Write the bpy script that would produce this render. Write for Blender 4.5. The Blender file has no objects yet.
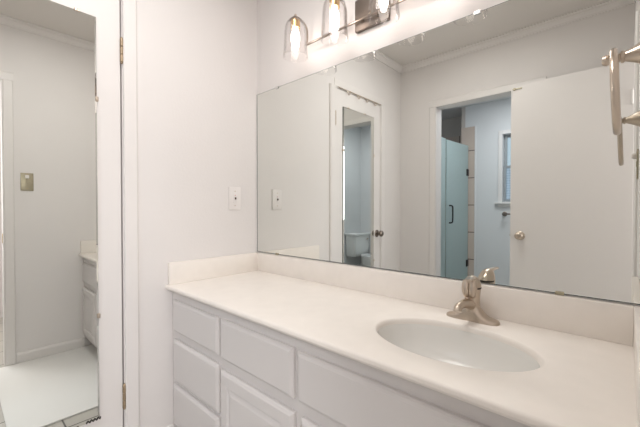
import bpy, bmesh, math, random
from mathutils import Vector, Matrix
random.seed(7)
PI = math.pi
SC = bpy.context.scene
COL = SC.collection

# ------------------------------------------------------------------ camera, world, exposure
cam_data = bpy.data.cameras.new('camera')
cam_data.sensor_width = 36.0
cam_data.lens = 335.322 / 640 * 36.0
cam_data.clip_start = 0.005
cam = bpy.data.objects.new('camera', cam_data)
COL.objects.link(cam)
cam.location = (1.6367, -1.2342, 1.1372)
cam.rotation_euler = (PI / 2 - 0.0134, 0, 0.7409)
SC.camera = cam

w = bpy.data.worlds.new('daylight'); SC.world = w; w.use_nodes = True
nt = w.node_tree; nt.nodes.clear()
wo = nt.nodes.new('ShaderNodeOutputWorld'); bg = nt.nodes.new('ShaderNodeBackground')
bg.inputs['Color'].default_value = (0.74, 0.87, 1.0, 1); bg.inputs['Strength'].default_value = 0.9
nt.links.new(bg.outputs[0], wo.inputs[0])

def area(name, loc, rot, sx, sy, power, color):
    l = bpy.data.lights.new(name, 'AREA'); l.shape = 'RECTANGLE'; l.size = sx; l.size_y = sy
    l.energy = power; l.color = color
    o = bpy.data.objects.new(name, l); COL.objects.link(o); o.location = loc; o.rotation_euler = rot
    return o
# daylight falling in through the shower-room window, from outside the panes
area('window_daylight', (0.77, -3.62, 1.68), (-PI / 2, 0, 0), 0.62, 0.95, 9, (0.80, 0.89, 1.0))
# unseen fill light added in the hallway, shining in through the entry door
area('hallway_fill', (3.15, -1.75, 1.60), (0, PI / 2, 0), 1.3, 1.3, 42, (1.0, 0.98, 0.98))
# added fill under the shower-room ceiling, no fixture, brightens the room
area('shower_room_fill', (0.85, -2.6, 2.49), (0, 0, 0), 0.5, 0.5, 19, (0.92, 0.95, 1.0))
# fill added above the camera's view to lift the dark counter, no fixture
area('vanity_room_fill', (0.80, -0.85, 2.49), (0, 0, 0), 0.5, 0.5, 10, (1.0, 0.97, 0.94))
BULB_STRENGTH = 12.5

SC.view_settings.view_transform = 'Standard'
SC.view_settings.look = 'None'
SC.view_settings.gamma = 1.0
SC.view_settings.use_curve_mapping = False
SC.view_settings.exposure = 0.06
cy = SC.cycles
cy.use_denoising = True
cy.max_bounces = 14; cy.diffuse_bounces = 7; cy.glossy_bounces = 8
cy.transmission_bounces = 8; cy.transparent_max_bounces = 16
cy.sample_clamp_indirect = 6.0
cy.blur_glossy = 0.3

# ------------------------------------------------------------------ materials
def mat(name, color, rough=0.5, metal=0.0, bump=0.0, bscale=200.0, spec=0.5, mottle=0.0, mscale=6.0, coat=0.0):
    m = bpy.data.materials.new(name); m.use_nodes = True
    t = m.node_tree; b = t.nodes['Principled BSDF']
    b.inputs['Base Color'].default_value = (*color, 1)
    b.inputs['Roughness'].default_value = rough
    b.inputs['Metallic'].default_value = metal
    b.inputs['Specular IOR Level'].default_value = spec
    b.inputs['Coat Weight'].default_value = coat
    tc = t.nodes.new('ShaderNodeTexCoord')
    if mottle:
        n = t.nodes.new('ShaderNodeTexNoise'); n.inputs['Scale'].default_value = mscale; n.inputs['Detail'].default_value = 5
        r = t.nodes.new('ShaderNodeValToRGB')
        r.color_ramp.elements[0].position = 0.3; r.color_ramp.elements[1].position = 0.7
        r.color_ramp.elements[0].color = (*[c * (1 - mottle) for c in color], 1)
        r.color_ramp.elements[1].color = (*[min(1, c * (1 + mottle * 0.5)) for c in color], 1)
        t.links.new(tc.outputs['Object'], n.inputs['Vector']); t.links.new(n.outputs['Fac'], r.inputs['Fac'])
        t.links.new(r.outputs['Color'], b.inputs['Base Color'])
    if bump:
        n = t.nodes.new('ShaderNodeTexNoise'); n.inputs['Scale'].default_value = bscale; n.inputs['Detail'].default_value = 3
        bp = t.nodes.new('ShaderNodeBump'); bp.inputs['Strength'].default_value = bump; bp.inputs['Distance'].default_value = 0.002
        t.links.new(tc.outputs['Object'], n.inputs['Vector']); t.links.new(n.outputs['Fac'], bp.inputs['Height'])
        t.links.new(bp.outputs['Normal'], b.inputs['Normal'])
    return m

M = {}
M['wall'] = mat('wall_paint', (0.735, 0.71, 0.698), 0.75, bump=0.25, bscale=90, mottle=0.015, mscale=3)
M['ceiling'] = mat('ceiling_paint', (0.70, 0.67, 0.64), 0.9, bump=0.2, bscale=70)
M['trim'] = mat('trim_paint', (0.75, 0.725, 0.71), 0.42, mottle=0.01, mscale=8)
M['door'] = mat('door_paint', (0.74, 0.715, 0.70), 0.45, mottle=0.01, mscale=4)
M['cabinet'] = mat('cabinet_paint', (0.65, 0.625, 0.615), 0.45, bump=0.05, bscale=60)
M['counter'] = mat('cultured_marble', (0.81, 0.765, 0.715), 0.40, mottle=0.025, mscale=18)
M['basin'] = mat('basin_porcelain', (0.74, 0.73, 0.70), 0.25)
M['bath_wall'] = mat('shower_room_paint', (0.67, 0.675, 0.685), 0.7, bump=0.2, bscale=90)
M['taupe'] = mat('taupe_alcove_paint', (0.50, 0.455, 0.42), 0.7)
M['nickel'] = mat('brushed_nickel', (0.57, 0.49, 0.41), 0.29, 1.0, bump=0.06, bscale=300)
M['nickel_dark'] = mat('dark_band', (0.05, 0.045, 0.04), 0.4, 0.5)
M['brass'] = mat('aged_brass', (0.56, 0.42, 0.26), 0.35, 1.0, mottle=0.15, mscale=60)
M['hinge_brass'] = mat('tarnished_hinge', (0.46, 0.36, 0.25), 0.4, 0.9, mottle=0.25, mscale=80)
M['lamp_metal'] = mat('bronzed_nickel', (0.34, 0.29, 0.25), 0.32, 1.0)
M['dark_nickel'] = mat('dark_nickel', (0.26, 0.22, 0.19), 0.3, 1.0)
M['sash'] = mat('grey_aluminium_sash', (0.34, 0.37, 0.39), 0.45, 0.2)
M['socket'] = mat('gold_socket', (0.72, 0.50, 0.27), 0.35, 0.8)
M['plate'] = mat('brushed_wall_plate', (0.20, 0.168, 0.145), 0.5, 0.9, bump=0.06, bscale=300)
M['chrome'] = mat('chrome', (0.75, 0.75, 0.75), 0.15, 1.0)
M['antique'] = mat('antique_brass_plate', (0.42, 0.38, 0.28), 0.4, 0.8, mottle=0.1, mscale=50)
M['white_plastic'] = mat('white_plastic', (0.76, 0.73, 0.715), 0.35)
M['brown'] = mat('dark_brown_toggle', (0.06, 0.03, 0.02), 0.4)
M['red'] = mat('faded_red_mark', (0.55, 0.12, 0.14), 0.5)
M['black'] = mat('black_metal', (0.03, 0.03, 0.032), 0.35, 0.6)
M['mat'] = mat('white_mat', (0.80, 0.80, 0.78), 0.95, bump=0.5, bscale=260)
M['porcelain'] = mat('toilet_porcelain', (0.82, 0.82, 0.82), 0.15)
M['edge'] = mat('mirror_edge', (0.10, 0.13, 0.12), 0.25, 0.3)
M['dark'] = mat('dark_gap', (0.05, 0.045, 0.04), 0.8)

def mirror_mat():
    m = bpy.data.materials.new('silvered_glass'); m.use_nodes = True
    b = m.node_tree.nodes['Principled BSDF']
    b.inputs['Base Color'].default_value = (0.80, 0.815, 0.79, 1)
    b.inputs['Metallic'].default_value = 1.0; b.inputs['Roughness'].default_value = 0.0
    return m
M['mirror'] = mirror_mat()

def thin_glass(name, tint, gloss=0.0):
    m = bpy.data.materials.new(name); m.use_nodes = True
    t = m.node_tree; t.nodes.clear()
    o = t.nodes.new('ShaderNodeOutputMaterial'); mx = t.nodes.new('ShaderNodeMixShader')
    tr = t.nodes.new('ShaderNodeBsdfTransparent'); gl = t.nodes.new('ShaderNodeBsdfGlossy')
    tr.inputs['Color'].default_value = (*tint, 1); gl.inputs['Roughness'].default_value = 0.03
    lw = t.nodes.new('ShaderNodeLayerWeight'); lw.inputs['Blend'].default_value = 0.16
    mr = t.nodes.new('ShaderNodeMapRange'); mr.inputs['To Min'].default_value = 0.015 + gloss; mr.inputs['To Max'].default_value = 0.42
    t.links.new(lw.outputs['Fresnel'], mr.inputs['Value']); t.links.new(mr.outputs['Result'], mx.inputs['Fac'])
    t.links.new(tr.outputs[0], mx.inputs[1]); t.links.new(gl.outputs[0], mx.inputs[2]); t.links.new(mx.outputs[0], o.inputs['Surface'])
    return m
M['shade_glass'] = thin_glass('clear_shade_glass', (0.985, 0.98, 0.98))
M['window_glass'] = thin_glass('window_glass', (0.92, 0.96, 0.97))

def frosted():
    m = bpy.data.materials.new('frosted_shower_glass'); m.use_nodes = True
    t = m.node_tree; b = t.nodes['Principled BSDF']
    b.inputs['Base Color'].default_value = (0.60, 0.72, 0.72, 1)
    b.inputs['Roughness'].default_value = 0.38
    b.inputs['Transmission Weight'].default_value = 0.55
    b.inputs['IOR'].default_value = 1.3
    tc = t.nodes.new('ShaderNodeTexCoord'); n = t.nodes.new('ShaderNodeTexNoise'); n.inputs['Scale'].default_value = 28
    bp = t.nodes.new('ShaderNodeBump'); bp.inputs['Strength'].default_value = 0.4; bp.inputs['Distance'].default_value = 0.01
    t.links.new(tc.outputs['Object'], n.inputs['Vector']); t.links.new(n.outputs['Fac'], bp.inputs['Height']); t.links.new(bp.outputs['Normal'], b.inputs['Normal'])
    return m
M['frosted'] = frosted()

def obscure():
    m = bpy.data.materials.new('obscure_window_glass'); m.use_nodes = True
    t = m.node_tree; b = t.nodes['Principled BSDF']
    b.inputs['Base Color'].default_value = (0.72, 0.80, 0.88, 1); b.inputs['Roughness'].default_value = 0.45
    b.inputs['Transmission Weight'].default_value = 0.85; b.inputs['IOR'].default_value = 1.2
    tc = t.nodes.new('ShaderNodeTexCoord'); mp = t.nodes.new('ShaderNodeMapping'); mp.inputs['Rotation'].default_value = (0, PI / 4, 0)
    ck = t.nodes.new('ShaderNodeTexChecker'); ck.inputs['Scale'].default_value = 45
    ck.inputs['Color1'].default_value = (0.80, 0.88, 0.95, 1); ck.inputs['Color2'].default_value = (0.40, 0.48, 0.56, 1)
    t.links.new(tc.outputs['Object'], mp.inputs['Vector']); t.links.new(mp.outputs[0], ck.inputs['Vector']); t.links.new(ck.outputs['Color'], b.inputs['Base Color'])
    return m
M['obscure'] = obscure()

def tiles(name, c1, c2, grout, size, offset=(0, 0, 0), gw=0.006, axes=(0, 1), rough=0.35, row=None):
    m = bpy.data.materials.new(name); m.use_nodes = True
    t = m.node_tree; b = t.nodes['Principled BSDF']; b.inputs['Roughness'].default_value = rough
    g = t.nodes.new('ShaderNodeNewGeometry'); sp = t.nodes.new('ShaderNodeSeparateXYZ'); cb = t.nodes.new('ShaderNodeCombineXYZ')
    t.links.new(g.outputs['Position'], sp.inputs[0])
    for i, a in enumerate(axes):
        ad = t.nodes.new('ShaderNodeMath'); ad.operation = 'ADD'; ad.inputs[1].default_value = offset[i] + 50 * size
        t.links.new(sp.outputs[a], ad.inputs[0]); t.links.new(ad.outputs[0], cb.inputs[i])
    br = t.nodes.new('ShaderNodeTexBrick'); br.offset = 0.0
    br.inputs['Scale'].default_value = 1.0; br.inputs['Brick Width'].default_value = size; br.inputs['Row Height'].default_value = row or size
    br.inputs['Mortar Size'].default_value = gw; br.inputs['Mortar Smooth'].default_value = 0.1
    br.inputs['Color1'].default_value = (*c1, 1); br.inputs['Color2'].default_value = (*c2, 1); br.inputs['Mortar'].default_value = (*grout, 1)
    t.links.new(cb.outputs[0], br.inputs['Vector']); t.links.new(br.outputs['Color'], b.inputs['Base Color'])
    return m
M['floor'] = tiles('floor_tile', (0.46, 0.44, 0.40), (0.50, 0.48, 0.44), (0.10, 0.095, 0.085), 0.305, (-0.52, 0.85, 0), 0.004)
M['shower_tile'] = tiles('shower_wall_tile', (0.52, 0.43, 0.37), (0.56, 0.47, 0.41), (0.14, 0.11, 0.10), 0.36, (0.20, -0.11, 0), 0.006, (0, 2))
M['shower_tile_side'] = tiles('shower_side_tile', (0.52, 0.43, 0.37), (0.56, 0.47, 0.41), (0.14, 0.11, 0.10), 0.36, (0.1, -0.10, 0), 0.006, (1, 2))

def emis(name, col, s):
    m = bpy.data.materials.new(name); m.use_nodes = True
    t = m.node_tree; t.nodes.clear(); o = t.nodes.new('ShaderNodeOutputMaterial'); e = t.nodes.new('ShaderNodeEmission')
    e.inputs[0].default_value = (*col, 1); e.inputs[1].default_value = s; t.links.new(e.outputs[0], o.inputs[0]); return m
M['bulb'] = emis('lit_bulb', (1.0, 0.90, 0.83), BULB_STRENGTH)

# ------------------------------------------------------------------ mesh helpers (all shapes are written in world coordinates)
def box(bm, x0, x1, y0, y1, z0, z1, bevel=0.0, seg=2):
    vs = [bm.verts.new((x, y, z)) for x in (x0, x1) for y in (y0, y1) for z in (z0, z1)]
    f = [(0, 1, 3, 2), (4, 6, 7, 5), (0, 4, 5, 1), (2, 3, 7, 6), (0, 2, 6, 4), (1, 5, 7, 3)]
    fs = [bm.faces.new([vs[i] for i in q]) for q in f]
    if bevel:
        es = list({e for fc in fs for e in fc.edges})
        bmesh.ops.bevel(bm, geom=es, offset=bevel, segments=seg, affect='EDGES', profile=0.5)
    return bm

def frame_of(d):
    d = Vector(d).normalized()
    up = Vector((0, 0, 1)) if abs(d.z) < 0.95 else Vector((1, 0, 0))
    a = d.cross(up).normalized(); b = a.cross(d).normalized()
    return a, b

def lathe(bm, origin, axis, prof, n=32, cap=True, sx=1.0, sy=1.0):
    """prof: list of (radius, distance along axis)"""
    o = Vector(origin); ax = Vector(axis).normalized(); a, b = frame_of(ax)
    rings = []
    for r, h in prof:
        if r < 1e-5:
            rings.append([bm.verts.new(o + ax * h)])
        else:
            rings.append([bm.verts.new(o + ax * h + a * (r * sx * math.cos(2 * PI * k / n)) + b * (r * sy * math.sin(2 * PI * k / n))) for k in range(n)])
    for p, q in zip(rings, rings[1:]):
        for k in range(n):
            k2 = (k + 1) % n
            if len(p) == 1 and len(q) == 1: continue
            if len(p) == 1: bm.faces.new((p[0], q[k], q[k2]))
            elif len(q) == 1: bm.faces.new((p[k], q[0], p[k2]))
            else: bm.faces.new((p[k], q[k], q[k2], p[k2]))
    if cap:
        for r in (rings[0], rings[-1]):
            if len(r) > 2: bm.faces.new(r)
    return bm

def smooth_path(pts, sub=6):
    P = [Vector(p) for p in pts]; out = []
    for i in range(len(P) - 1):
        p0 = P[max(i - 1, 0)]; p1 = P[i]; p2 = P[i + 1]; p3 = P[min(i + 2, len(P) - 1)]
        for k in range(sub):
            t = k / sub
            out.append(0.5 * ((2 * p1) + (-p0 + p2) * t + (2 * p0 - 5 * p1 + 4 * p2 - p3) * t * t + (-p0 + 3 * p1 - 3 * p2 + p3) * t ** 3))
    out.append(P[-1]); return out

def tube(bm, pts, rad, n=14, closed=False, sx=1.0, sy=1.0):
    P = [Vector(p) for p in pts]; rings = []; N = len(P); prev = None
    for i, p in enumerate(P):
        if closed: d = P[(i + 1) % N] - P[i - 1]
        else: d = P[min(i + 1, N - 1)] - P[max(i - 1, 0)]
        d.normalize()
        if prev is None: a, b = frame_of(d)
        else:
            a = (prev - d * prev.dot(d)).normalized(); b = a.cross(d).normalized()
        prev = a
        r = rad[i] if isinstance(rad, (list, tuple)) else rad
        rings.append([bm.verts.new(p + a * (r * sx * math.cos(2 * PI * k / n)) + b * (r * sy * math.sin(2 * PI * k / n))) for k in range(n)])
    for i in range(N if closed else N - 1):
        p, q = rings[i], rings[(i + 1) % N]
        for k in range(n):
            bm.faces.new((p[k], p[(k + 1) % n], q[(k + 1) % n], q[k]))
    if not closed:
        bm.faces.new(rings[0]); bm.faces.new(rings[-1])
    return bm

def prism(bm, prof, p0, p1, ua, va):
    """sweep a 2D profile (u, v) from p0 to p1; ua, va are the world directions of u and v"""
    p0, p1, ua, va = map(Vector, (p0, p1, ua, va))
    A = [bm.verts.new(p0 + ua * u + va * v) for u, v in prof]; B = [bm.verts.new(p1 + ua * u + va * v) for u, v in prof]
    n = len(prof)
    for i in range(n): bm.faces.new((A[i], A[(i + 1) % n], B[(i + 1) % n], B[i]))
    bm.faces.new(A); bm.faces.new(B); return bm

def wloc(o):
    v = Vector(o.location)
    while o.parent: o = o.parent; v += Vector(o.location)
    return v

def obj(name, bm, m, parent=None, smooth=False, origin=None, angle=35):
    bmesh.ops.recalc_face_normals(bm, faces=bm.faces[:])
    xs = [v.co for v in bm.verts]
    lo = Vector([min(c[i] for c in xs) for i in range(3)]); hi = Vector([max(c[i] for c in xs) for i in range(3)])
    o_ = Vector(origin) if origin else Vector(((lo.x + hi.x) / 2, (lo.y + hi.y) / 2, lo.z))
    for v in bm.verts: v.co -= o_
    me = bpy.data.meshes.new(name); bm.to_mesh(me); bm.free()
    for mm in (m if isinstance(m, list) else [m]): me.materials.append(mm)
    if smooth:
        for p in me.polygons: p.use_smooth = True
        me.set_sharp_from_angle(angle=math.radians(angle))
    o = bpy.data.objects.new(name, me); COL.objects.link(o)
    o.location = o_ - (wloc(parent) if parent else Vector((0, 0, 0)))
    if parent: o.parent = parent
    return o

def thing(name, label, cat, loc, group=None):
    o = bpy.data.objects.new(name, None); COL.objects.link(o); o.location = loc; o.empty_display_size = 0.05
    o['label'] = label; o['category'] = cat
    if group: o['group'] = group
    return o
def tag(o, label, cat, group=None):
    o['label'] = label; o['category'] = cat
    if group: o['group'] = group
    return o
def struct(name, bm, m, parent=None, smooth=False):
    o = obj(name, bm, m, parent, smooth)
    if not parent: o['kind'] = 'structure'
    return o
def struct_root(name, loc):
    o = bpy.data.objects.new(name, None); COL.objects.link(o); o.location = loc; o['kind'] = 'structure'; return o
B = bmesh.new

# ------------------------------------------------------------------ dimensions
H = 0.7717; W = 1.674; D = 1.732; ZC = 2.505
SPL = 0.1066; MT = 1.8177
DY0, DY1, DTOP = -0.7335, -1.365, 2.06      # mirrored door on the left wall
RY0, RY1, RTOP = -0.995, -1.640, 2.06       # entry door opening in the right wall
OX0, OX1, OTOP = 0.360, 1.13, 2.056         # opening to the shower room in the far wall
E = -3.42                                    # shower-room end wall
BY = -D - 0.11

# ------------------------------------------------------------------ structure
b = B(); box(b, -1.1, 3.3, -4.4, 0.12, -0.10, 0.0); struct('floor', b, M['floor'])
b = B(); box(b, -0.12, 3.3, -1.79, 0.12, ZC, ZC + 0.1); struct('ceiling', b, M['ceiling'])
b = B(); box(b, -1.1, 1.82, -4.4, -1.79, ZC, ZC + 0.1); struct('ceiling_shower_room', b, M['bath_wall'])
b = B(); box(b, -0.12, W + 0.11, 0.0, 0.12, 0, ZC); struct('wall_back', b, M['wall'])
b = B(); box(b, -0.12, -0.05, -D, 0, 0, ZC)
box(b, -0.05, 0, DY0 + 0.003, 0, 0, ZC); box(b, -0.05, 0, -D, DY1 - 0.001, 0, ZC); box(b, -0.05, 0, DY1 - 0.001, DY0 + 0.003, DTOP + 0.001, ZC)
struct('wall_left', b, M['wall'])
b = B(); box(b, W, W + 0.11, RY0, 0, 0, ZC); box(b, W, W + 0.11, -D, RY1, 0, ZC); box(b, W, W + 0.11, RY1, RY0, RTOP, ZC)
struct('wall_right', b, M['wall'])
b = B(); box(b, -0.12, OX0, BY, -D, 0, ZC); box(b, OX1, W + 0.11, BY, -D, 0, ZC); box(b, OX0, OX1, BY, -D, OTOP, ZC)
struct('wall_front', b, M['wall'])
# hallway outside the entry door
b = B(); box(b, 3.2, 3.3, -1.79, 0.12, 0, ZC); struct('wall_hallway', b, M['wall'])
b = B(); box(b, W + 0.11, 3.2, 0.02, 0.12, 0, ZC); box(b, W + 0.11, 3.2, -2.6, -2.5, 0, ZC)
struct('wall_hallway_end', b, M['wall'])
b = B(); box(b, W + 0.146, 3.3, -2.6, -1.79, ZC, ZC + 0.1); box(b, 3.2, 3.3, -2.6, -1.79, 0, ZC); struct('wall_hallway_corner', b, M['wall'])
# shower room shell
b = B(); box(b, 1.70, 1.82, E, BY, 0, ZC); struct('wall_shower_room_right', b, M['bath_wall'])
b = B()
WX0, WX1, WZ0, WZ1 = 0.485, 1.06, 1.225, 2.07
box(b, 0.03, WX0, E - 0.12, E, 0, ZC); box(b, WX1, 1.82, E - 0.12, E, 0, ZC)
box(b, WX0, WX1, E - 0.12, E, 0, WZ0); box(b, WX0, WX1, E - 0.12, E, WZ1, ZC)
struct('wall_shower_room_end', b, M['bath_wall'])
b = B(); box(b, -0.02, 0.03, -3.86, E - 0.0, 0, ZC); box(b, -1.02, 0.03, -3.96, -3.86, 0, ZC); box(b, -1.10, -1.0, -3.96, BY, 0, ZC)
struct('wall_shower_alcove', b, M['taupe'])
b = B(); box(b, -0.02, 0.155, E, E + 0.012, 0, 2.225, 0.003, 1)
struct('trim_shower_jamb_tile', b, M['shower_tile'])
b = B(); box(b, -0.99, -0.025, -3.86, -3.848, 0, 2.22); struct('trim_shower_back_tile', b, M['shower_tile'])
b = B(); box(b, -1.0, -0.988, -3.845, BY - 0.005, 0, 2.22); struct('trim_shower_side_tile', b, M['shower_tile_side'])
b = B(); box(b, 0.155, 0.172, E, E + 0.014, 0, 2.228, 0.003, 1); struct('trim_tile_edging', b, M['bath_wall'])

# casings, crown, baseboards
CAS = [(0, 0), (0.058, 0), (0.058, 0.008), (0.050, 0.014), (0.004, 0.014), (0, 0.011)]
def casing(name, p0, p1, ua, va): struct(name, prism(B(), CAS, p0, p1, ua, va), M['trim'])
c0, c1 = DY0 + 0.006, DY1 - 0.006
b = B(); prism(b, CAS, (0, c0, 0), (0, c0, DTOP + 0.01), (0, 1, 0), (1, 0, 0)); prism(b, CAS, (0, c1, 0), (0, c1, DTOP + 0.01), (0, -1, 0), (1, 0, 0))
prism(b, [(0, 0), (0.058, 0), (0.056, 0.004), (0.002, 0.004)], (0, c1 - 0.050, DTOP + 0.01), (0, c0 + 0.002, DTOP + 0.01), (0, 0, 1), (1, 0, 0))
struct('trim_1', b, M['trim'])
b = B(); prism(b, CAS, (W, RY0 + 0.004, 0), (W, RY0 + 0.004, RTOP), (0, 1, 0), (-1, 0, 0)); prism(b, CAS, (W, RY1 - 0.004, 0), (W, RY1 - 0.004, RTOP), (0, -1, 0), (-1, 0, 0))
prism(b, CAS, (W, RY1 - 0.06, RTOP), (W, RY0 + 0.062, RTOP), (0, 0, 1), (-1, 0, 0))
struct('trim_2', b, M['trim'])
b = B(); prism(b, CAS, (OX0 - 0.004, -D, 0), (OX0 - 0.004, -D, OTOP), (-1, 0, 0), (0, 1, 0)); prism(b, CAS, (OX1 + 0.004, -D, 0), (OX1 + 0.004, -D, OTOP), (1, 0, 0), (0, 1, 0))
prism(b, CAS, (OX0 - 0.062, -D, OTOP), (OX1 + 0.062, -D, OTOP), (0, 0, 1), (0, 1, 0))
struct('trim_3', b, M['trim'])
CR = [(0, 0), (0.010, 0), (0.014, 0.010), (0.030, 0.028), (0.034, 0.040), (0.042, 0.042), (0.042, 0.052), (0, 0.052)]
z = ZC - 0.052
b = B(); prism(b, CR, (0, -D, z), (W, -D, z), (0, 1, 0), (0, 0, 1)); struct('trim_4', b, M['trim'])
b = B(); prism(b, CR, (W, -D, z), (W, 0, z), (-1, 0, 0), (0, 0, 1)); struct('trim_5', b, M['trim'])
b = B(); prism(b, CR, (0, -D, z), (0, 0, z), (1, 0, 0), (0, 0, 1)); struct('trim_6', b, M['trim'])
b = B(); prism(b, CR, (0, 0, z), (W, 0, z), (0, -1, 0), (0, 0, 1)); struct('trim_7', b, M['trim'])
BB = [(0, 0), (0.013, 0), (0.013, 0.066), (0.007, 0.080), (0, 0.082)]
b = B(); prism(b, BB, (W, RY0 + 0.062, 0), (W, -0.515, 0), (-1, 0, 0), (0, 0, 1)); struct('baseboard_right', b, M['trim'])
b = B(); prism(b, BB, (0, c0 + 0.058, 0), (0, -0.515, 0), (1, 0, 0), (0, 0, 1)); prism(b, BB, (0, -D, 0), (0, c1 - 0.058, 0), (1, 0, 0), (0, 0, 1)); struct('baseboard_left', b, M['trim'])
b = B(); prism(b, BB, (0.013, -D, 0), (OX0 - 0.062, -D, 0), (0, 1, 0), (0, 0, 1)); struct('baseboard_front', b, M['trim'])

# ------------------------------------------------------------------ doors
def hinge_bm(y, z, x=0.006):
    b = B()
    for k in range(3):
        lathe(b, (x, y, z - 0.050 + k * 0.034), (0, 0, 1), [(0.0060, 0), (0.0068, 0.001), (0.0068, 0.031), (0.0060, 0.032)], 16)
    lathe(b, (x, y, z - 0.058), (0, 0, 1), [(0.002, 0), (0.005, 0.003), (0.004, 0.008)], 12)
    lathe(b, (x, y, z + 0.050), (0, 0, 1), [(0.004, 0), (0.0055, 0.004), (0.002, 0.008)], 12)
    return b
def knob_bm(o, axis, s=1.0):
    b = B(); lathe(b, o, axis, [(0.032 * s, 0), (0.032 * s, 0.004), (0.026 * s, 0.009), (0.013, 0.011), (0.011, 0.022), (0.013, 0.028), (0.022, 0.033), (0.0275, 0.043), (0.0265, 0.053), (0.020, 0.060), (0.008, 0.063), (0, 0.0635)], 32)
    return b
door1 = struct_root('door_1', (0, DY0, 0))
b = B(); box(b, -0.037, -0.001, DY1 + 0.001, DY0 - 0.003, 0.012, DTOP - 0.001, 0.0015, 1)
obj('leaf', b, M['door'], door1)
for z in (1.828, 0.309): obj('hinge', hinge_bm(DY0 + 0.001, z), M['hinge_brass'], door1, True)
kn = obj('door_knob', knob_bm((-0.001, -1.315, 0.921), (1, 0, 0)), M['dark_nickel'], door1, True)

# entry door, swung open in front of the far wall
door2 = struct_root('door_2', (1.662, -1.60, 0))
b = B(); box(b, 0.990, 1.664, -1.640, -1.605, 0.012, 2.055, 0.0015, 1)
obj('leaf', b, M['door'], door2)
obj('door_knob', knob_bm((1.056, -1.605, 0.940), (0, 1, 0)), M['nickel'], door2, True)
b = B(); box(b, 0.9885, 0.9905, -1.634, -1.611, 0.910, 0.970, 0.0005, 1); lathe(b, (0.990, -1.6225, 0.940), (-1, 0, 0), [(0.008, 0), (0.007, 0.006), (0, 0.008)], 12)
obj('latch_plate', b, M['nickel'], door2)
for z in (1.83, 0.31):
    b = B(); lathe(b, (1.655, -1.602, z - 0.045), (0, 0, 1), [(0.006, 0), (0.007, 0.002), (0.007, 0.088), (0.006, 0.09)], 16); box(b, 1.640, 1.655, -1.606, -1.603, z - 0.045, z + 0.045)
    obj('hinge', b, M['door'], door2, True)
b = B(); box(b, 1.000, 1.062, -1.604, -1.597, 2.022, 2.030, 0.001, 1); box(b, 1.006, 1.020, -1.605, -1.594, 2.018, 2.034, 0.002, 1)
obj('door_catch', b, M['antique'], door2)
b = B(); box(b, W + 0.03, W + 0.052, RY0 - 0.003, RY0, 0.89, 0.96, 0.0008, 1)
o = obj('strike_plate', b, M['brass']); o['kind'] = 'structure'

# ------------------------------------------------------------------ main mirror
MX1 = W - 0.001
mir = thing('wall_mirror', 'wide frameless mirror on the wall above the countertop backsplash', 'mirror', (MX1 / 2, 0, H + SPL))
MZ0 = H + SPL + 0.004
b = B(); box(b, 0.002, MX1, -0.0052, -0.0005, MZ0, MT); obj('mirror_backing', b, M['edge'], mir)
b = B(); box(b, 0.0065, MX1 - 0.0015, -0.006, -0.0052, MZ0 + 0.0025, MT - 0.002); obj('mirror_glass', b, M['mirror'], mir)
def clip_top(x, z, s):
    b = B(); box(b, x - 0.011, x + 0.011, -0.010, 0.0, z, z + s * 0.003 if s > 0 else z + 0.003, 0.0)
    box(b, x - 0.011, x + 0.011, -0.0105, -0.0065, z - 0.009 if s > 0 else z, z + (0.003 if s > 0 else 0.010), 0.001, 1)
    return b
for x in (0.189, 1.25): obj('mirror_clip', clip_top(x, MT, 1), M['chrome'], mir)
for x in (0.186, 1.49): obj('mirror_clip', clip_top(x, MZ0 - 0.003, -1), M['antique'], mir)

# ------------------------------------------------------------------ mirror hung on the left door
dm = thing('door_mirror', 'tall narrow frameless mirror clipped to the white door', 'mirror', (0, -1.03, 0.255))
Y0, Y1, Z0, Z1 = -0.828, -1.255, 0.255, 1.932
b = B(); box(b, -0.0005, 0.0075, Y1, Y0, Z0, Z1); obj('mirror_backing', b, M['edge'], dm)
b = B()   # bevelled glass
bev = 0.006
vo = [b.verts.new(p) for p in ((0.0080, Y1, Z0), (0.0080, Y0, Z0), (0.0080, Y0, Z1), (0.0080, Y1, Z1))]
vi = [b.verts.new(p) for p in ((0.0096, Y1 + bev, Z0 + bev), (0.0096, Y0 - bev, Z0 + bev), (0.0096, Y0 - bev, Z1 - bev), (0.0096, Y1 + bev, Z1 - bev))]
vb = [b.verts.new(p) for p in ((0.0075, Y1, Z0), (0.0075, Y0, Z0), (0.0075, Y0, Z1), (0.0075, Y1, Z1))]
b.faces.new(vi); b.faces.new(vb)
for k in range(4):
    b.faces.new((vo[k], vo[(k + 1) % 4], vi[(k + 1) % 4], vi[k])); b.faces.new((vb[k], vb[(k + 1) % 4], vo[(k + 1) % 4], vo[k]))
obj('mirror_glass', b, M['mirror'], dm)
def dclip(y, z, horizontal):
    b = B()
    if horizontal: box(b, -0.0008, 0.013, y - 0.010, y + 0.010, z - 0.005, z + 0.006, 0.002, 1)
    else: box(b, -0.0008, 0.013, y - 0.005, y + 0.006, z - 0.010, z + 0.010, 0.002, 1)
    lathe(b, (0.012, y, z), (1, 0, 0), [(0.004, 0), (0.004, 0.002), (0.001, 0.003)], 12)
    return b
for y, z, h in ((-0.893, Z1, True), (-1.12, Z1, True), (Y0, 0.69, False), (Y0, 1.594, False), (Y1, 1.60, False), (Y1, 0.69, False)):
    obj('mirror_clip', dclip(y, z, h), M['nickel'], dm)
b = B()   # scalloped dark bottom holder
pts = [(0.012, Y0 + 0.001 - 0.006 * k, Z0 + 0.004 + (0.005 if k % 2 else -0.003)) for k in range(9)]
tube(b, smooth_path([(0.012, Y0 + 0.003, Z0 + 0.010)] + pts, 4), 0.0022, 8)
obj('corner_holder', b, M['nickel_dark'], dm, True)

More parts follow.
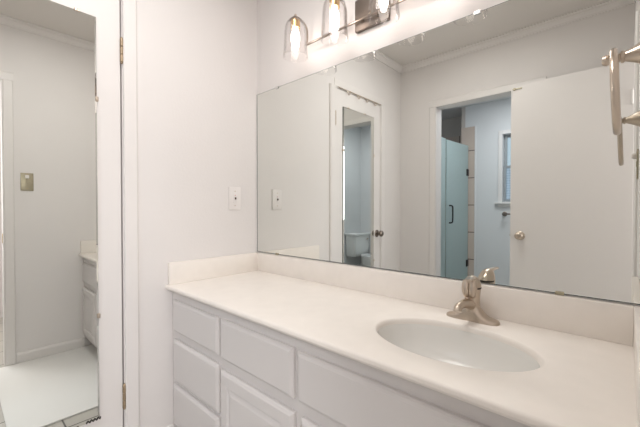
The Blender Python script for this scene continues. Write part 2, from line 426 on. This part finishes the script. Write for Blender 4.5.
# over-door hook rail
rack = thing('hook_rail', 'slim silver rail of four hooks above the mirrored door', 'hook rail', (0.012, -1.05, 2.06))
b = B(); tube(b, [(0.010, -0.765, 2.066), (0.010, -1.362, 2.066)], 0.0042, 10)
for y in (-0.80, -1.29): box(b, -0.001, 0.010, y - 0.01, y + 0.01, 2.0645, 2.0675)
obj('rail', b, M['nickel'], rack, True)
for y in (-0.875, -1.005, -1.120, -1.245):
    b = B(); tube(b, smooth_path([(0.013, y, 2.064), (0.016, y, 2.045), (0.024, y, 2.030), (0.036, y, 2.034), (0.038, y, 2.046)], 4), 0.0035, 8)
    lathe(b, (0.038, y, 2.046), (0, 0, 1), [(0.003, 0), (0.0055, 0.004), (0.003, 0.009), (0, 0.010)], 10)
    obj('hook', b, M['nickel'], rack, True)

# ------------------------------------------------------------------ vanity cabinet
van = thing('vanity_cabinet', 'long white painted bathroom vanity cabinet under the cream countertop', 'cabinet', (W / 2, -0.26, 0))
FY = -0.515
b = B(); box(b, 0.002, W - 0.002, FY, FY + 0.02, 0.09, H - 0.023, 0.0015, 1); box(b, 0.002, 0.018, FY + 0.02, -0.002, 0.09, H - 0.023); box(b, W - 0.018, W - 0.002, FY + 0.02, -0.002, 0.09, H - 0.023); box(b, 0.018, W - 0.018, FY + 0.02, -0.002, 0.09, 0.106); box(b, 0.018, W - 0.018, -0.010, -0.002, 0.106, H - 0.023); box(b, 0.002, W - 0.002, FY + 0.07, -0.01, 0, 0.09)
obj('body', b, M['cabinet'], van)
def front(x0, x1, z0, z1, panel=False):
    b = B(); y0 = FY - 0.019
    R = [(0, 0, 0), (0, 0, 0.010), (0.004, 0, 0.0145), (0.013, 0, 0.019)]   # inset, -, thickness
    if panel: R += [(0.050, 0, 0.019), (0.056, 0, 0.013), (0.060, 0, 0.013), (0.078, 0, 0.0185)]
    loops = []
    for ins, _, t in R:
        loops.append([b.verts.new(p) for p in ((x0 + ins, FY - t, z0 + ins), (x1 - ins, FY - t, z0 + ins), (x1 - ins, FY - t, z1 - ins), (x0 + ins, FY - t, z1 - ins))])
    for p, q in zip(loops, loops[1:]):
        for k in range(4): b.faces.new((p[k], p[(k + 1) % 4], q[(k + 1) % 4], q[k]))
    b.faces.new(loops[0]); b.faces.new(loops[-1]); return b
for z0, z1 in ((0.553, 0.703), (0.322, 0.515), (0.125, 0.301)):
    obj('drawer', front(0.040, 0.442, z0, z1), M['cabinet'], van)
obj('drawer', front(0.459, 0.877, 0.547, 0.705), M['cabinet'], van)
obj('false_drawer_front', front(0.897, 1.640, 0.547, 0.702), M['cabinet'], van)
for x0, x1 in ((0.459, 0.880), (0.912, 1.270), (1.282, 1.640)):
    dr = obj('door', front(x0, x1, 0.125, 0.503, True), M['cabinet'], van)
    for z in (0.455, 0.17):
        b = B(); lathe(b, (x0 - 0.004, FY - 0.004, z - 0.02), (0, 0, 1), [(0.003, 0), (0.0042, 0.002), (0.0042, 0.038), (0.003, 0.04)], 10)
        obj('hinge', b, M['nickel'], dr, True)

# ------------------------------------------------------------------ countertop with integral bowl
top = thing('countertop', 'cream cultured marble countertop with oval basin', 'countertop', (W / 2, -0.28, H - 0.022))
SX, SY, SA, SB = 1.272, -0.300, 0.225, 0.150
X0, X1, YF, YB = 0.001, W - 0.001, -0.550, -0.001
angs = [2 * PI * k / 96 for k in range(96)] + [math.atan2(yy - SY, xx - SX) % (2 * PI) for xx in (X0, X1) for yy in (YF, YB)]
angs = sorted(set(round(a, 6) for a in angs))
def rect_pt(a):
    dx, dy = math.cos(a), math.sin(a); t = 1e9
    if dx > 1e-9: t = min(t, (X1 - SX) / dx)
    if dx < -1e-9: t = min(t, (X0 - SX) / dx)
    if dy > 1e-9: t = min(t, (YB - SY) / dy)
    if dy < -1e-9: t = min(t, (YF - SY) / dy)
    return SX + dx * t, SY + dy * t
def ell_pt(a, s):
    dx, dy = math.cos(a), math.sin(a)
    r = 1 / math.sqrt((dx / (SA * s)) ** 2 + (dy / (SB * s)) ** 2)
    return SX + dx * r, SY + dy * r
b = B(); loops = []
for s, z in ((0.962, H - 0.022), (0.962, H - 0.013), (0.972, H - 0.0055), (0.988, H - 0.0012), (1.004, H)):
    loops.append([b.verts.new((*ell_pt(a, s), z)) for a in angs])
for i, z in ((0.0075, H), (0.004, H - 0.001), (0.0012, H - 0.004), (0, H - 0.007), (0, H - 0.014), (0.006, H - 0.022)):
    L = []
    for a in angs:
        x, y = rect_pt(a)
        L.append(b.verts.new((x, max(y, YF + i), z)))
    loops.append(L)
n = len(angs)
for p, q in zip(loops, loops[1:] + loops[:1]):
    for k in range(n): b.faces.new((p[k], p[(k + 1) % n], q[(k + 1) % n], q[k]))
obj('slab', b, M['counter'], top, True)
b = B(); loops = []
BR = [(0.975, -0.010), (0.958, -0.020), (0.945, -0.034), (0.915, -0.060), (0.86, -0.086), (0.77, -0.108), (0.62, -0.125), (0.42, -0.135), (0.22, -0.139), (0.12, -0.141)]
for s, dz in BR: loops.append([b.verts.new((*ell_pt(a, s), H + dz)) for a in angs])
loops_o = [[b.verts.new((*ell_pt(a, s + 0.03), H + dz - 0.008)) for a in angs] for s, dz in BR[1:]]
allr = loops[:] 
for p, q in zip(allr, allr[1:]):
    for k in range(n): b.faces.new((p[k], p[(k + 1) % n], q[(k + 1) % n], q[k]))
for p, q in zip([loops[0]] + loops_o, loops_o):
    for k in range(n): b.faces.new((p[k], q[k], q[(k + 1) % n], p[(k + 1) % n]))
b.faces.new(loops[-1]); b.faces.new(loops_o[-1])
basin = obj('basin', b, M['basin'], top, True)
b = B(); lathe(b, (SX, SY, H - 0.1415), (0, 0, 1), [(0.022, 0), (0.022, 0.003), (0.017, 0.004), (0.015, 0.002), (0.012, 0.006), (0.004, 0.009), (0, 0.009)], 28)
obj('drain', b, M['nickel'], basin, True)
b = B(); box(b, 0.021, W - 0.021, -0.020, -0.001, H, H + SPL, 0.002, 2); obj('backsplash', b, M['counter'], top, True)
b = B(); box(b, 0.001, 0.021, -0.538, -0.001, H, H + SPL, 0.002, 2); obj('side_splash', b, M['counter'], top, True)
b = B(); box(b, W - 0.021, W - 0.001, -0.538, -0.001, H, H + SPL, 0.002, 2); obj('side_splash', b, M['counter'], top, True)

# ------------------------------------------------------------------ faucet
FX, FYc = 1.262, -0.078
fa = thing('faucet', 'brushed nickel single lever faucet behind the oval basin', 'faucet', (FX, FYc, H))
b = B(); rings = []; NS = 36
for i in range(NS + 1):
    u = -1 + 2 * i / NS; x = FX + 0.083 * u
    e = math.sqrt(max(0.0, 1 - abs(u) ** 4))
    dpt = 0.0275 * (0.25 + 0.75 * e) if abs(u) < 1 else 0.008
    hgt = 0.006 + 0.010 * e + 0.052 * math.exp(-(abs(u) / 0.36) ** 2.2)
    wid = dpt * (1.0 - 0.14 * math.exp(-(u / 0.4) ** 2))
    ring = []
    for k in range(17):
        t = PI * k / 16
        c, s_ = math.cos(t), math.sin(t)
        ring.append(b.verts.new((x, FYc + wid * (abs(c) ** 0.75) * (1 if c > 0 else -1), H + hgt * (s_ ** 0.6 if s_ > 0 else 0))))
    rings.append(ring)
for p, q in zip(rings, rings[1:]):
    for k in range(16): b.faces.new((p[k], p[k + 1], q[k + 1], q[k]))
    b.faces.new((p[16], p[0], q[0], q[16]))
b.faces.new(rings[0]); b.faces.new(rings[-1])
obj('base', b, M['nickel'], fa, True, angle=60)
b = B(); lathe(b, (FX, FYc, H + 0.03), (0, 0, 1), [(0.026, 0), (0.0245, 0.02), (0.0235, 0.04), (0.0245, 0.060), (0.026, 0.070), (0.025, 0.075)], 36)
obj('hub', b, M['nickel'], fa, True)
b = B(); lathe(b, (FX, FYc, H + 0.1035), (0, 0, 1), [(0.0235, 0), (0.0275, 0.001), (0.0275, 0.006), (0.0235, 0.007)], 36)
obj('collar', b, M['nickel_dark'], fa, True)
b = B(); sp = smooth_path([(FX, FYc - 0.005, H + 0.048), (FX - 0.002, FYc - 0.040, H + 0.061), (FX - 0.005, FYc - 0.075, H + 0.065), (FX - 0.008, FYc - 0.100, H + 0.061), (FX - 0.008, FYc - 0.110, H + 0.050)], 6)
tube(b, sp, [0.019 - 0.0070 * min(1, i / (len(sp) * 0.55)) for i in range(len(sp))], 18)
obj('spout', b, M['nickel'], fa, True, angle=60)
b = B(); lathe(b, (FX, FYc, H + 0.110), (0, 0, 1), [(0.0265, 0), (0.0272, 0.004), (0.0260, 0.014), (0.0215, 0.026), (0.0150, 0.034), (0.007, 0.038), (0, 0.039)], 36)
for v in b.verts:
    h = v.co.z - (H + 0.110); v.co.y -= 0.42 * h; v.co.x += 0.12 * h
obj('handle_cap', b, M['nickel'], fa, True, angle=60)
b = B()
for s_ in (-1, 1):
    sp = smooth_path([(FX + s_ * 0.010, FYc - 0.022, H + 0.132), (FX + s_ * 0.011, FYc - 0.027, H + 0.112), (FX + s_ * 0.010, FYc - 0.028, H + 0.092), (FX + s_ * 0.007, FYc - 0.026, H + 0.078)], 5)
    tube(b, sp, [0.012, 0.0122, 0.0124, 0.0126, 0.0128, 0.013, 0.013, 0.013, 0.0128, 0.0124, 0.0118, 0.011, 0.0098, 0.0082, 0.006, 0.003], 14)
obj('handle_skirt', b, M['nickel'], fa, True, angle=70)
b = B(); sp = smooth_path([(FX + 0.002, FYc - 0.004, H + 0.136), (FX + 0.006, FYc - 0.030, H + 0.142), (FX + 0.010, FYc - 0.055, H + 0.143), (FX + 0.014, FYc - 0.080, H + 0.144)], 6)
tube(b, sp, [0.0155 - 0.0060 * (i / (len(sp) - 1)) for i in range(len(sp))], 18, sx=1.0, sy=0.45)
obj('lever', b, M['nickel'], fa, True, angle=60)

# ------------------------------------------------------------------ wall light
LX = (0.4525, 0.698, 0.9435, 1.189); LY, BYY, BZ = -0.115, -0.036, 1.957
vl = thing('vanity_light', 'brushed nickel four light vanity fixture on the wall above the mirror', 'light fixture', (0.82, 0, BZ))
b = B(); box(b, 0.735, 0.906, -0.020, 0.0, 1.922, 2.062, 0.004, 2); obj('wall_plate', b, M['plate'], vl, True)
b = B(); tube(b, [(LX[0], BYY, BZ), (LX[3], BYY, BZ)], 0.0055, 14)
for x in (0.78, 0.86): lathe(b, (x, -0.018, BZ), (0, -1, 0), [(0.008, 0), (0.006, 0.004), (0.006, 0.018)], 14)
obj('crossbar', b, M['lamp_metal'], vl, True)
for x in LX:
    b = B(); tube(b, smooth_path([(x, BYY, BZ), (x, BYY + 0.002, 2.012), (x, BYY - 0.006, 2.040), (x, BYY - 0.028, 2.057), (x, BYY - 0.055, 2.062), (x, LY, 2.060)], 6), 0.0052, 12)
    obj('arm', b, M['lamp_metal'], vl, True)
    b = B(); lathe(b, (x, LY, 2.074), (0, 0, -1), [(0, 0), (0.005, 0.001), (0.0065, 0.006), (0.006, 0.010), (0.012, 0.015), (0.023, 0.022), (0.0275, 0.028), (0.0265, 0.030), (0, 0.030)], 28)
    obj('cap', b, M['lamp_metal'], vl, True)
    b = B(); lathe(b, (x, LY, 2.066), (0, 0, -1), [(0, 0.022), (0.0225, 0.0225), (0.0225, 0.026), (0.0225, 0.060), (0.017, 0.062)], 28)
    so = obj('socket', b, M['socket'], vl, True)
    R0 = 0.0605; zt, zb = 2.046, 1.868
    prof = [(0.0265, zt), (0.034, zt - 0.005), (0.043, zt - 0.015), (0.0495, zt - 0.032), (0.0525, zt - 0.055), (0.0545, zt - 0.09), (0.0575, zb + 0.03), (0.0600, zb + 0.008), (0.0615, zb + 0.003)]
    inn = [(r - 0.0022, z) for r, z in prof[::-1]]
    pr = prof + [(R0, zb)] + [(R0 - 0.0018, zb + 0.001)] + inn[1:]
    b = B(); lathe(b, (x, LY, 0), (0, 0, 1), pr + [pr[0]], 48, cap=False)
    bmesh.ops.remove_doubles(b, verts=b.verts[:], dist=1e-6)
    obj('lamp_shade', b, M['shade_glass'], vl, True, angle=60)
    b = B(); lathe(b, (x, LY, 2.008), (0, 0, -1), [(0, 0), (0.011, 0.001), (0.0125, 0.012), (0.019, 0.028), (0.0205, 0.046), (0.0205, 0.062), (0.017, 0.082), (0.012, 0.100), (0.009, 0.112), (0, 0.118)], 24)
    bu = obj('bulb', b, M['bulb'], vl, True, angle=80)

# ------------------------------------------------------------------ towel ring on right wall
tr = thing('towel_ring', 'brushed nickel towel ring on right wall beside the mirror', 'towel ring', (W, -0.332, 1.44))
b = B(); lathe(b, (W, -0.332, 1.440), (-1, 0, 0), [(0.0285, 0), (0.0285, 0.004), (0.027, 0.008), (0.0215, 0.018), (0.016, 0.028), (0.0115, 0.038), (0.0100, 0.042), (0.0118, 0.044), (0.0118, 0.048), (0.008, 0.050), (0.0075, 0.060), (0.0095, 0.066), (0.0115, 0.071), (0.0085, 0.077), (0, 0.079)], 32)
obj('post', b, M['nickel'], tr, True)
b = B(); rp = []
for k in range(56):
    a = 2 * PI * k / 56
    rp.append((W - 0.056 - 0.003 * math.cos(a) , -0.332 + 0.079 * math.sin(a), 1.3715 + 0.079 * math.cos(a)))
tube(b, rp, 0.0065, 12, closed=True)
obj('ring', b, M['nickel'], tr, True)

# ------------------------------------------------------------------ switches
sw = thing('light_switch', 'white wall switch plate on left wall above the counter', 'light switch', (0, -0.161, 1.133))
b = B(); box(b, -0.0002, 0.006, -0.2, -0.122, 1.133, 1.261, 0.0022, 2); obj('plate', b, M['white_plastic'], sw, True)
b = B(); box(b, 0.0055, 0.0075, -0.172, -0.150, 1.172, 1.222, 0.0008, 1); obj('toggle_frame', b, M['white_plastic'], sw)
b = B(); box(b, 0.007, 0.016, -0.1645, -0.1575, 1.191, 1.203, 0.0015, 1); obj('toggle', b, M['brown'], sw)
b = B(); box(b, 0.007, 0.0082, -0.1635, -0.1585, 1.212, 1.216); obj('indicator', b, M['red'], sw)
for z in (1.157, 1.237):
    b = B(); lathe(b, (0.0058, -0.161, z), (1, 0, 0), [(0.0035, 0), (0.0033, 0.001), (0, 0.0015)], 12); obj('screw', b, M['nickel'], sw)
sw2 = thing('light_switch', 'aged brass switch plate with white toggle on right wall by door casing', 'light switch', (W, -0.863, 1.272))
b = B(); box(b, W - 0.006, W + 0.0002, -0.900, -0.826, 1.272, 1.404, 0.002, 2); obj('plate', b, M['antique'], sw2, True)
b = B(); box(b, W - 0.024, W - 0.005, -0.875, -0.853, 1.364, 1.388, 0.003, 2); obj('toggle', b, M['white_plastic'], sw2, True)
b = B(); box(b, W - 0.0085, W - 0.005, -0.868, -0.857, 1.328, 1.352, 0.001, 1); obj('toggle_slot', b, M['antique'], sw2)
for z in (1.290, 1.391):
    b = B(); lathe(b, (W - 0.0058, -0.863, z), (-1, 0, 0), [(0.0035, 0), (0.0033, 0.001), (0, 0.0015)], 12); obj('screw', b, M['brass'], sw2)

# ------------------------------------------------------------------ mat
b = B(); box(b, 0.613, W - 0.015, -1.060, -0.452, 0.0, 0.009, 0.004, 2)
tag(obj('bath_mat', b, M['mat'], None, True), 'flat white bath mat on tile floor in front of the vanity', 'mat')

# ------------------------------------------------------------------ shower room
sd = thing('shower_enclosure', 'tall frosted glass shower screen with hinged glass door', 'shower screen', (0.05, -2.6, 0))
b = B(); box(b, 0.012, 0.022, -2.785, BY - 0.004, 0.02, 1.985, 0.001, 1); obj('fixed_panel', b, M['frosted'], sd)
ga = math.atan2(0.07 - 0.02, 3.40 - 2.79)
b = B(); box(b, -0.005, 0.005, -0.60, 0, 0.03, 1.975, 0.001, 1)
bmesh.ops.transform(b, matrix=Matrix.Translation((0.024, -2.80, 0)) @ Matrix.Rotation(ga, 4, 'Z'), verts=b.verts[:])
gd = obj('glass_door', b, M['frosted'], sd)
b = B(); hx = 0.036; tube(b, smooth_path([(hx - 0.008, -2.87, 1.18), (hx + 0.034, -2.875, 1.172), (hx + 0.040, -2.875, 1.12), (hx + 0.040, -2.875, 1.03), (hx + 0.034, -2.875, 0.975), (hx - 0.008, -2.87, 0.968)], 6), 0.009, 10)
obj('door_handle', b, M['black'], gd, True)
for z in (1.62, 0.42):
    b = B(); box(b, 0.055, 0.085, -3.408, -3.345, z - 0.045, z + 0.045, 0.003, 1); obj('hinge', b, M['black'], gd)
b = B(); box(b, -0.03, 0.06, -3.40, BY - 0.004, 0.0, 0.02, 0.003, 1); obj('curb', b, M['basin'], sd)

# window
win = struct_root('window_1', ((WX0 + WX1) / 2, E, WZ0))
b = B()
for x0, x1, z0, z1 in ((WX0 - 0.046, WX0, WZ0 - 0.0, WZ1 + 0.046), (WX1, WX1 + 0.046, WZ0, WZ1 + 0.046), (WX0, WX1, WZ1, WZ1 + 0.046)):
    box(b, x0, x1, E, E + 0.016, z0, z1, 0.002, 1)
obj('window_casing', b, M['trim'], win)
b = B(); box(b, WX0 - 0.075, WX1 + 0.075, E, E + 0.045, WZ0 - 0.025, WZ0, 0.004, 2); box(b, WX0 - 0.046, WX1 + 0.046, E, E + 0.014, WZ0 - 0.06, WZ0 - 0.025, 0.002, 1)
obj('window_sill', b, M['trim'], win)
zm = 1.664
def sash(z0, z1, y):
    b = B(); t = 0.032
    box(b, WX0 + 0.004, WX0 + t, y - 0.025, y, z0, z1); box(b, WX1 - t, WX1 - 0.004, y - 0.025, y, z0, z1)
    box(b, WX0 + t, WX1 - t, y - 0.025, y, z0, z0 + t); box(b, WX0 + t, WX1 - t, y - 0.025, y, z1 - t, z1); return b
s1 = obj('upper_sash', sash(zm - 0.015, WZ1 - 0.002, E - 0.07), M['sash'], win)
s2 = obj('lower_sash', sash(WZ0 + 0.002, zm + 0.017, E - 0.04), M['sash'], win)
b = B(); box(b, WX0 + 0.030, WX1 - 0.030, E - 0.085, E - 0.081, zm + 0.01, WZ1 - 0.03); obj('pane', b, M['window_glass'], s1)
b = B(); box(b, WX0 + 0.030, WX1 - 0.030, E - 0.055, E - 0.051, WZ0 + 0.03, zm - 0.01); obj('pane', b, M['obscure'], s2)

tb = thing('towel_bar', 'dark nickel towel bar on wall under the shower room window', 'towel bar', (0.8, E, 1.075))
for x in (0.514, 1.124):
    b = B(); lathe(b, (x, E, 1.075), (0, 1, 0), [(0.029, 0), (0.029, 0.006), (0.018, 0.014), (0.011, 0.026), (0.012, 0.060), (0.016, 0.066), (0.014, 0.078), (0, 0.080)], 24)
    obj('bracket', b, M['dark_nickel'], tb, True)
b = B(); tube(b, [(0.514, E + 0.068, 1.075), (1.124, E + 0.068, 1.075)], 0.009, 12); obj('bar', b, M['dark_nickel'], tb, True)

# toilet: tank against the right-hand wall, bowl pointing to -x
TX, TY = 1.70, -3.195
tl = thing('toilet', 'white two piece toilet in the shower room seen in the door mirror', 'toilet', (1.3, TY, 0))
b = B(); lathe(b, (TX - 0.105, TY, 0.39), (0, 0, 1), [(0.001, 0), (0.085, 0.0), (0.093, 0.02), (0.097, 0.32), (0.097, 0.325)], 4)
b.free(); b = B()
lo = []
for ix, iy, z in ((0.025, 0.03, 0.385), (0.008, 0.012, 0.42), (0.0, 0.0, 0.56), (0.0, 0.0, 0.712)):
    lo.append([b.verts.new(p) for p in ((TX - 0.20 + ix, TY - 0.205 + iy, z), (TX - 0.005, TY - 0.205 + iy, z), (TX - 0.005, TY + 0.205 - iy, z), (TX - 0.20 + ix, TY + 0.205 - iy, z))])
for p, q in zip(lo, lo[1:]):
    for k in range(4): b.faces.new((p[k], p[(k + 1) % 4], q[(k + 1) % 4], q[k]))
b.faces.new(lo[0]); b.faces.new(lo[-1])
bmesh.ops.bevel(b, geom=[e for e in b.edges if abs(e.verts[0].co.z - e.verts[1].co.z) > 0.01], offset=0.02, segments=3, affect='EDGES')
tk = obj('tank', b, M['porcelain'], tl, True)
b = B(); box(b, TX - 0.214, TX - 0.003, TY - 0.217, TY + 0.217, 0.712, 0.752, 0.010, 3); obj('tank_lid', b, M['porcelain'], tl, True)
b = B(); lathe(b, (TX - 0.199, TY - 0.14, 0.655), (-1, 0, 0), [(0.014, 0), (0.014, 0.006), (0.007, 0.009), (0.007, 0.016)], 16); tube(b, [(TX - 0.213, TY - 0.145, 0.655), (TX - 0.216, TY - 0.07, 0.648)], [0.007, 0.005], 10)
obj('flush_lever', b, M['nickel'], tk, True)
b = B(); L = []
for cx_, ax_, ay_, z in ((1.30, 0.20, 0.105, 0.0), (1.30, 0.20, 0.105, 0.03), (1.31, 0.17, 0.085, 0.12), (1.29, 0.19, 0.11, 0.22), (1.26, 0.235, 0.165, 0.33), (1.25, 0.245, 0.178, 0.385), (1.25, 0.20, 0.135, 0.385), (1.25, 0.17, 0.11, 0.30), (1.26, 0.08, 0.05, 0.20)):
    L.append([b.verts.new((cx_ + ax_ * math.cos(2 * PI * k / 40), TY + ay_ * math.sin(2 * PI * k / 40), z)) for k in range(40)])
for p, q in zip(L, L[1:]):
    for k in range(40): b.faces.new((p[k], p[(k + 1) % 40], q[(k + 1) % 40], q[k]))
b.faces.new(L[0]); b.faces.new(L[-1])
obj('bowl', b, M['porcelain'], tl, True, angle=50)
def oval_ring(name, z, t, ai, bi):
    b = B(); L = []
    prof = [(1.0, 0), (1.02, t * 0.5), (1.0, t), (ai, t), (ai, 0)] if ai else [(1.0, 0), (1.02, t * 0.5), (1.0, t)]
    for s, dz in prof:
        L.append([b.verts.new((1.247 + 0.247 * s * math.cos(2 * PI * k / 40), TY + 0.182 * s * math.sin(2 * PI * k / 40), z + dz)) for k in range(40)])
    for p, q in zip(L, (L[1:] + L[:1]) if ai else L[1:]):
        for k in range(40): b.faces.new((p[k], p[(k + 1) % 40], q[(k + 1) % 40], q[k]))
    if not ai: b.faces.new(L[0]); b.faces.new(L[-1])
    return obj(name, b, M['porcelain'], tl, True, angle=50)
oval_ring('seat', 0.386, 0.016, 0.62, 0.62)
oval_ring('seat_lid', 0.403, 0.016, None, None)
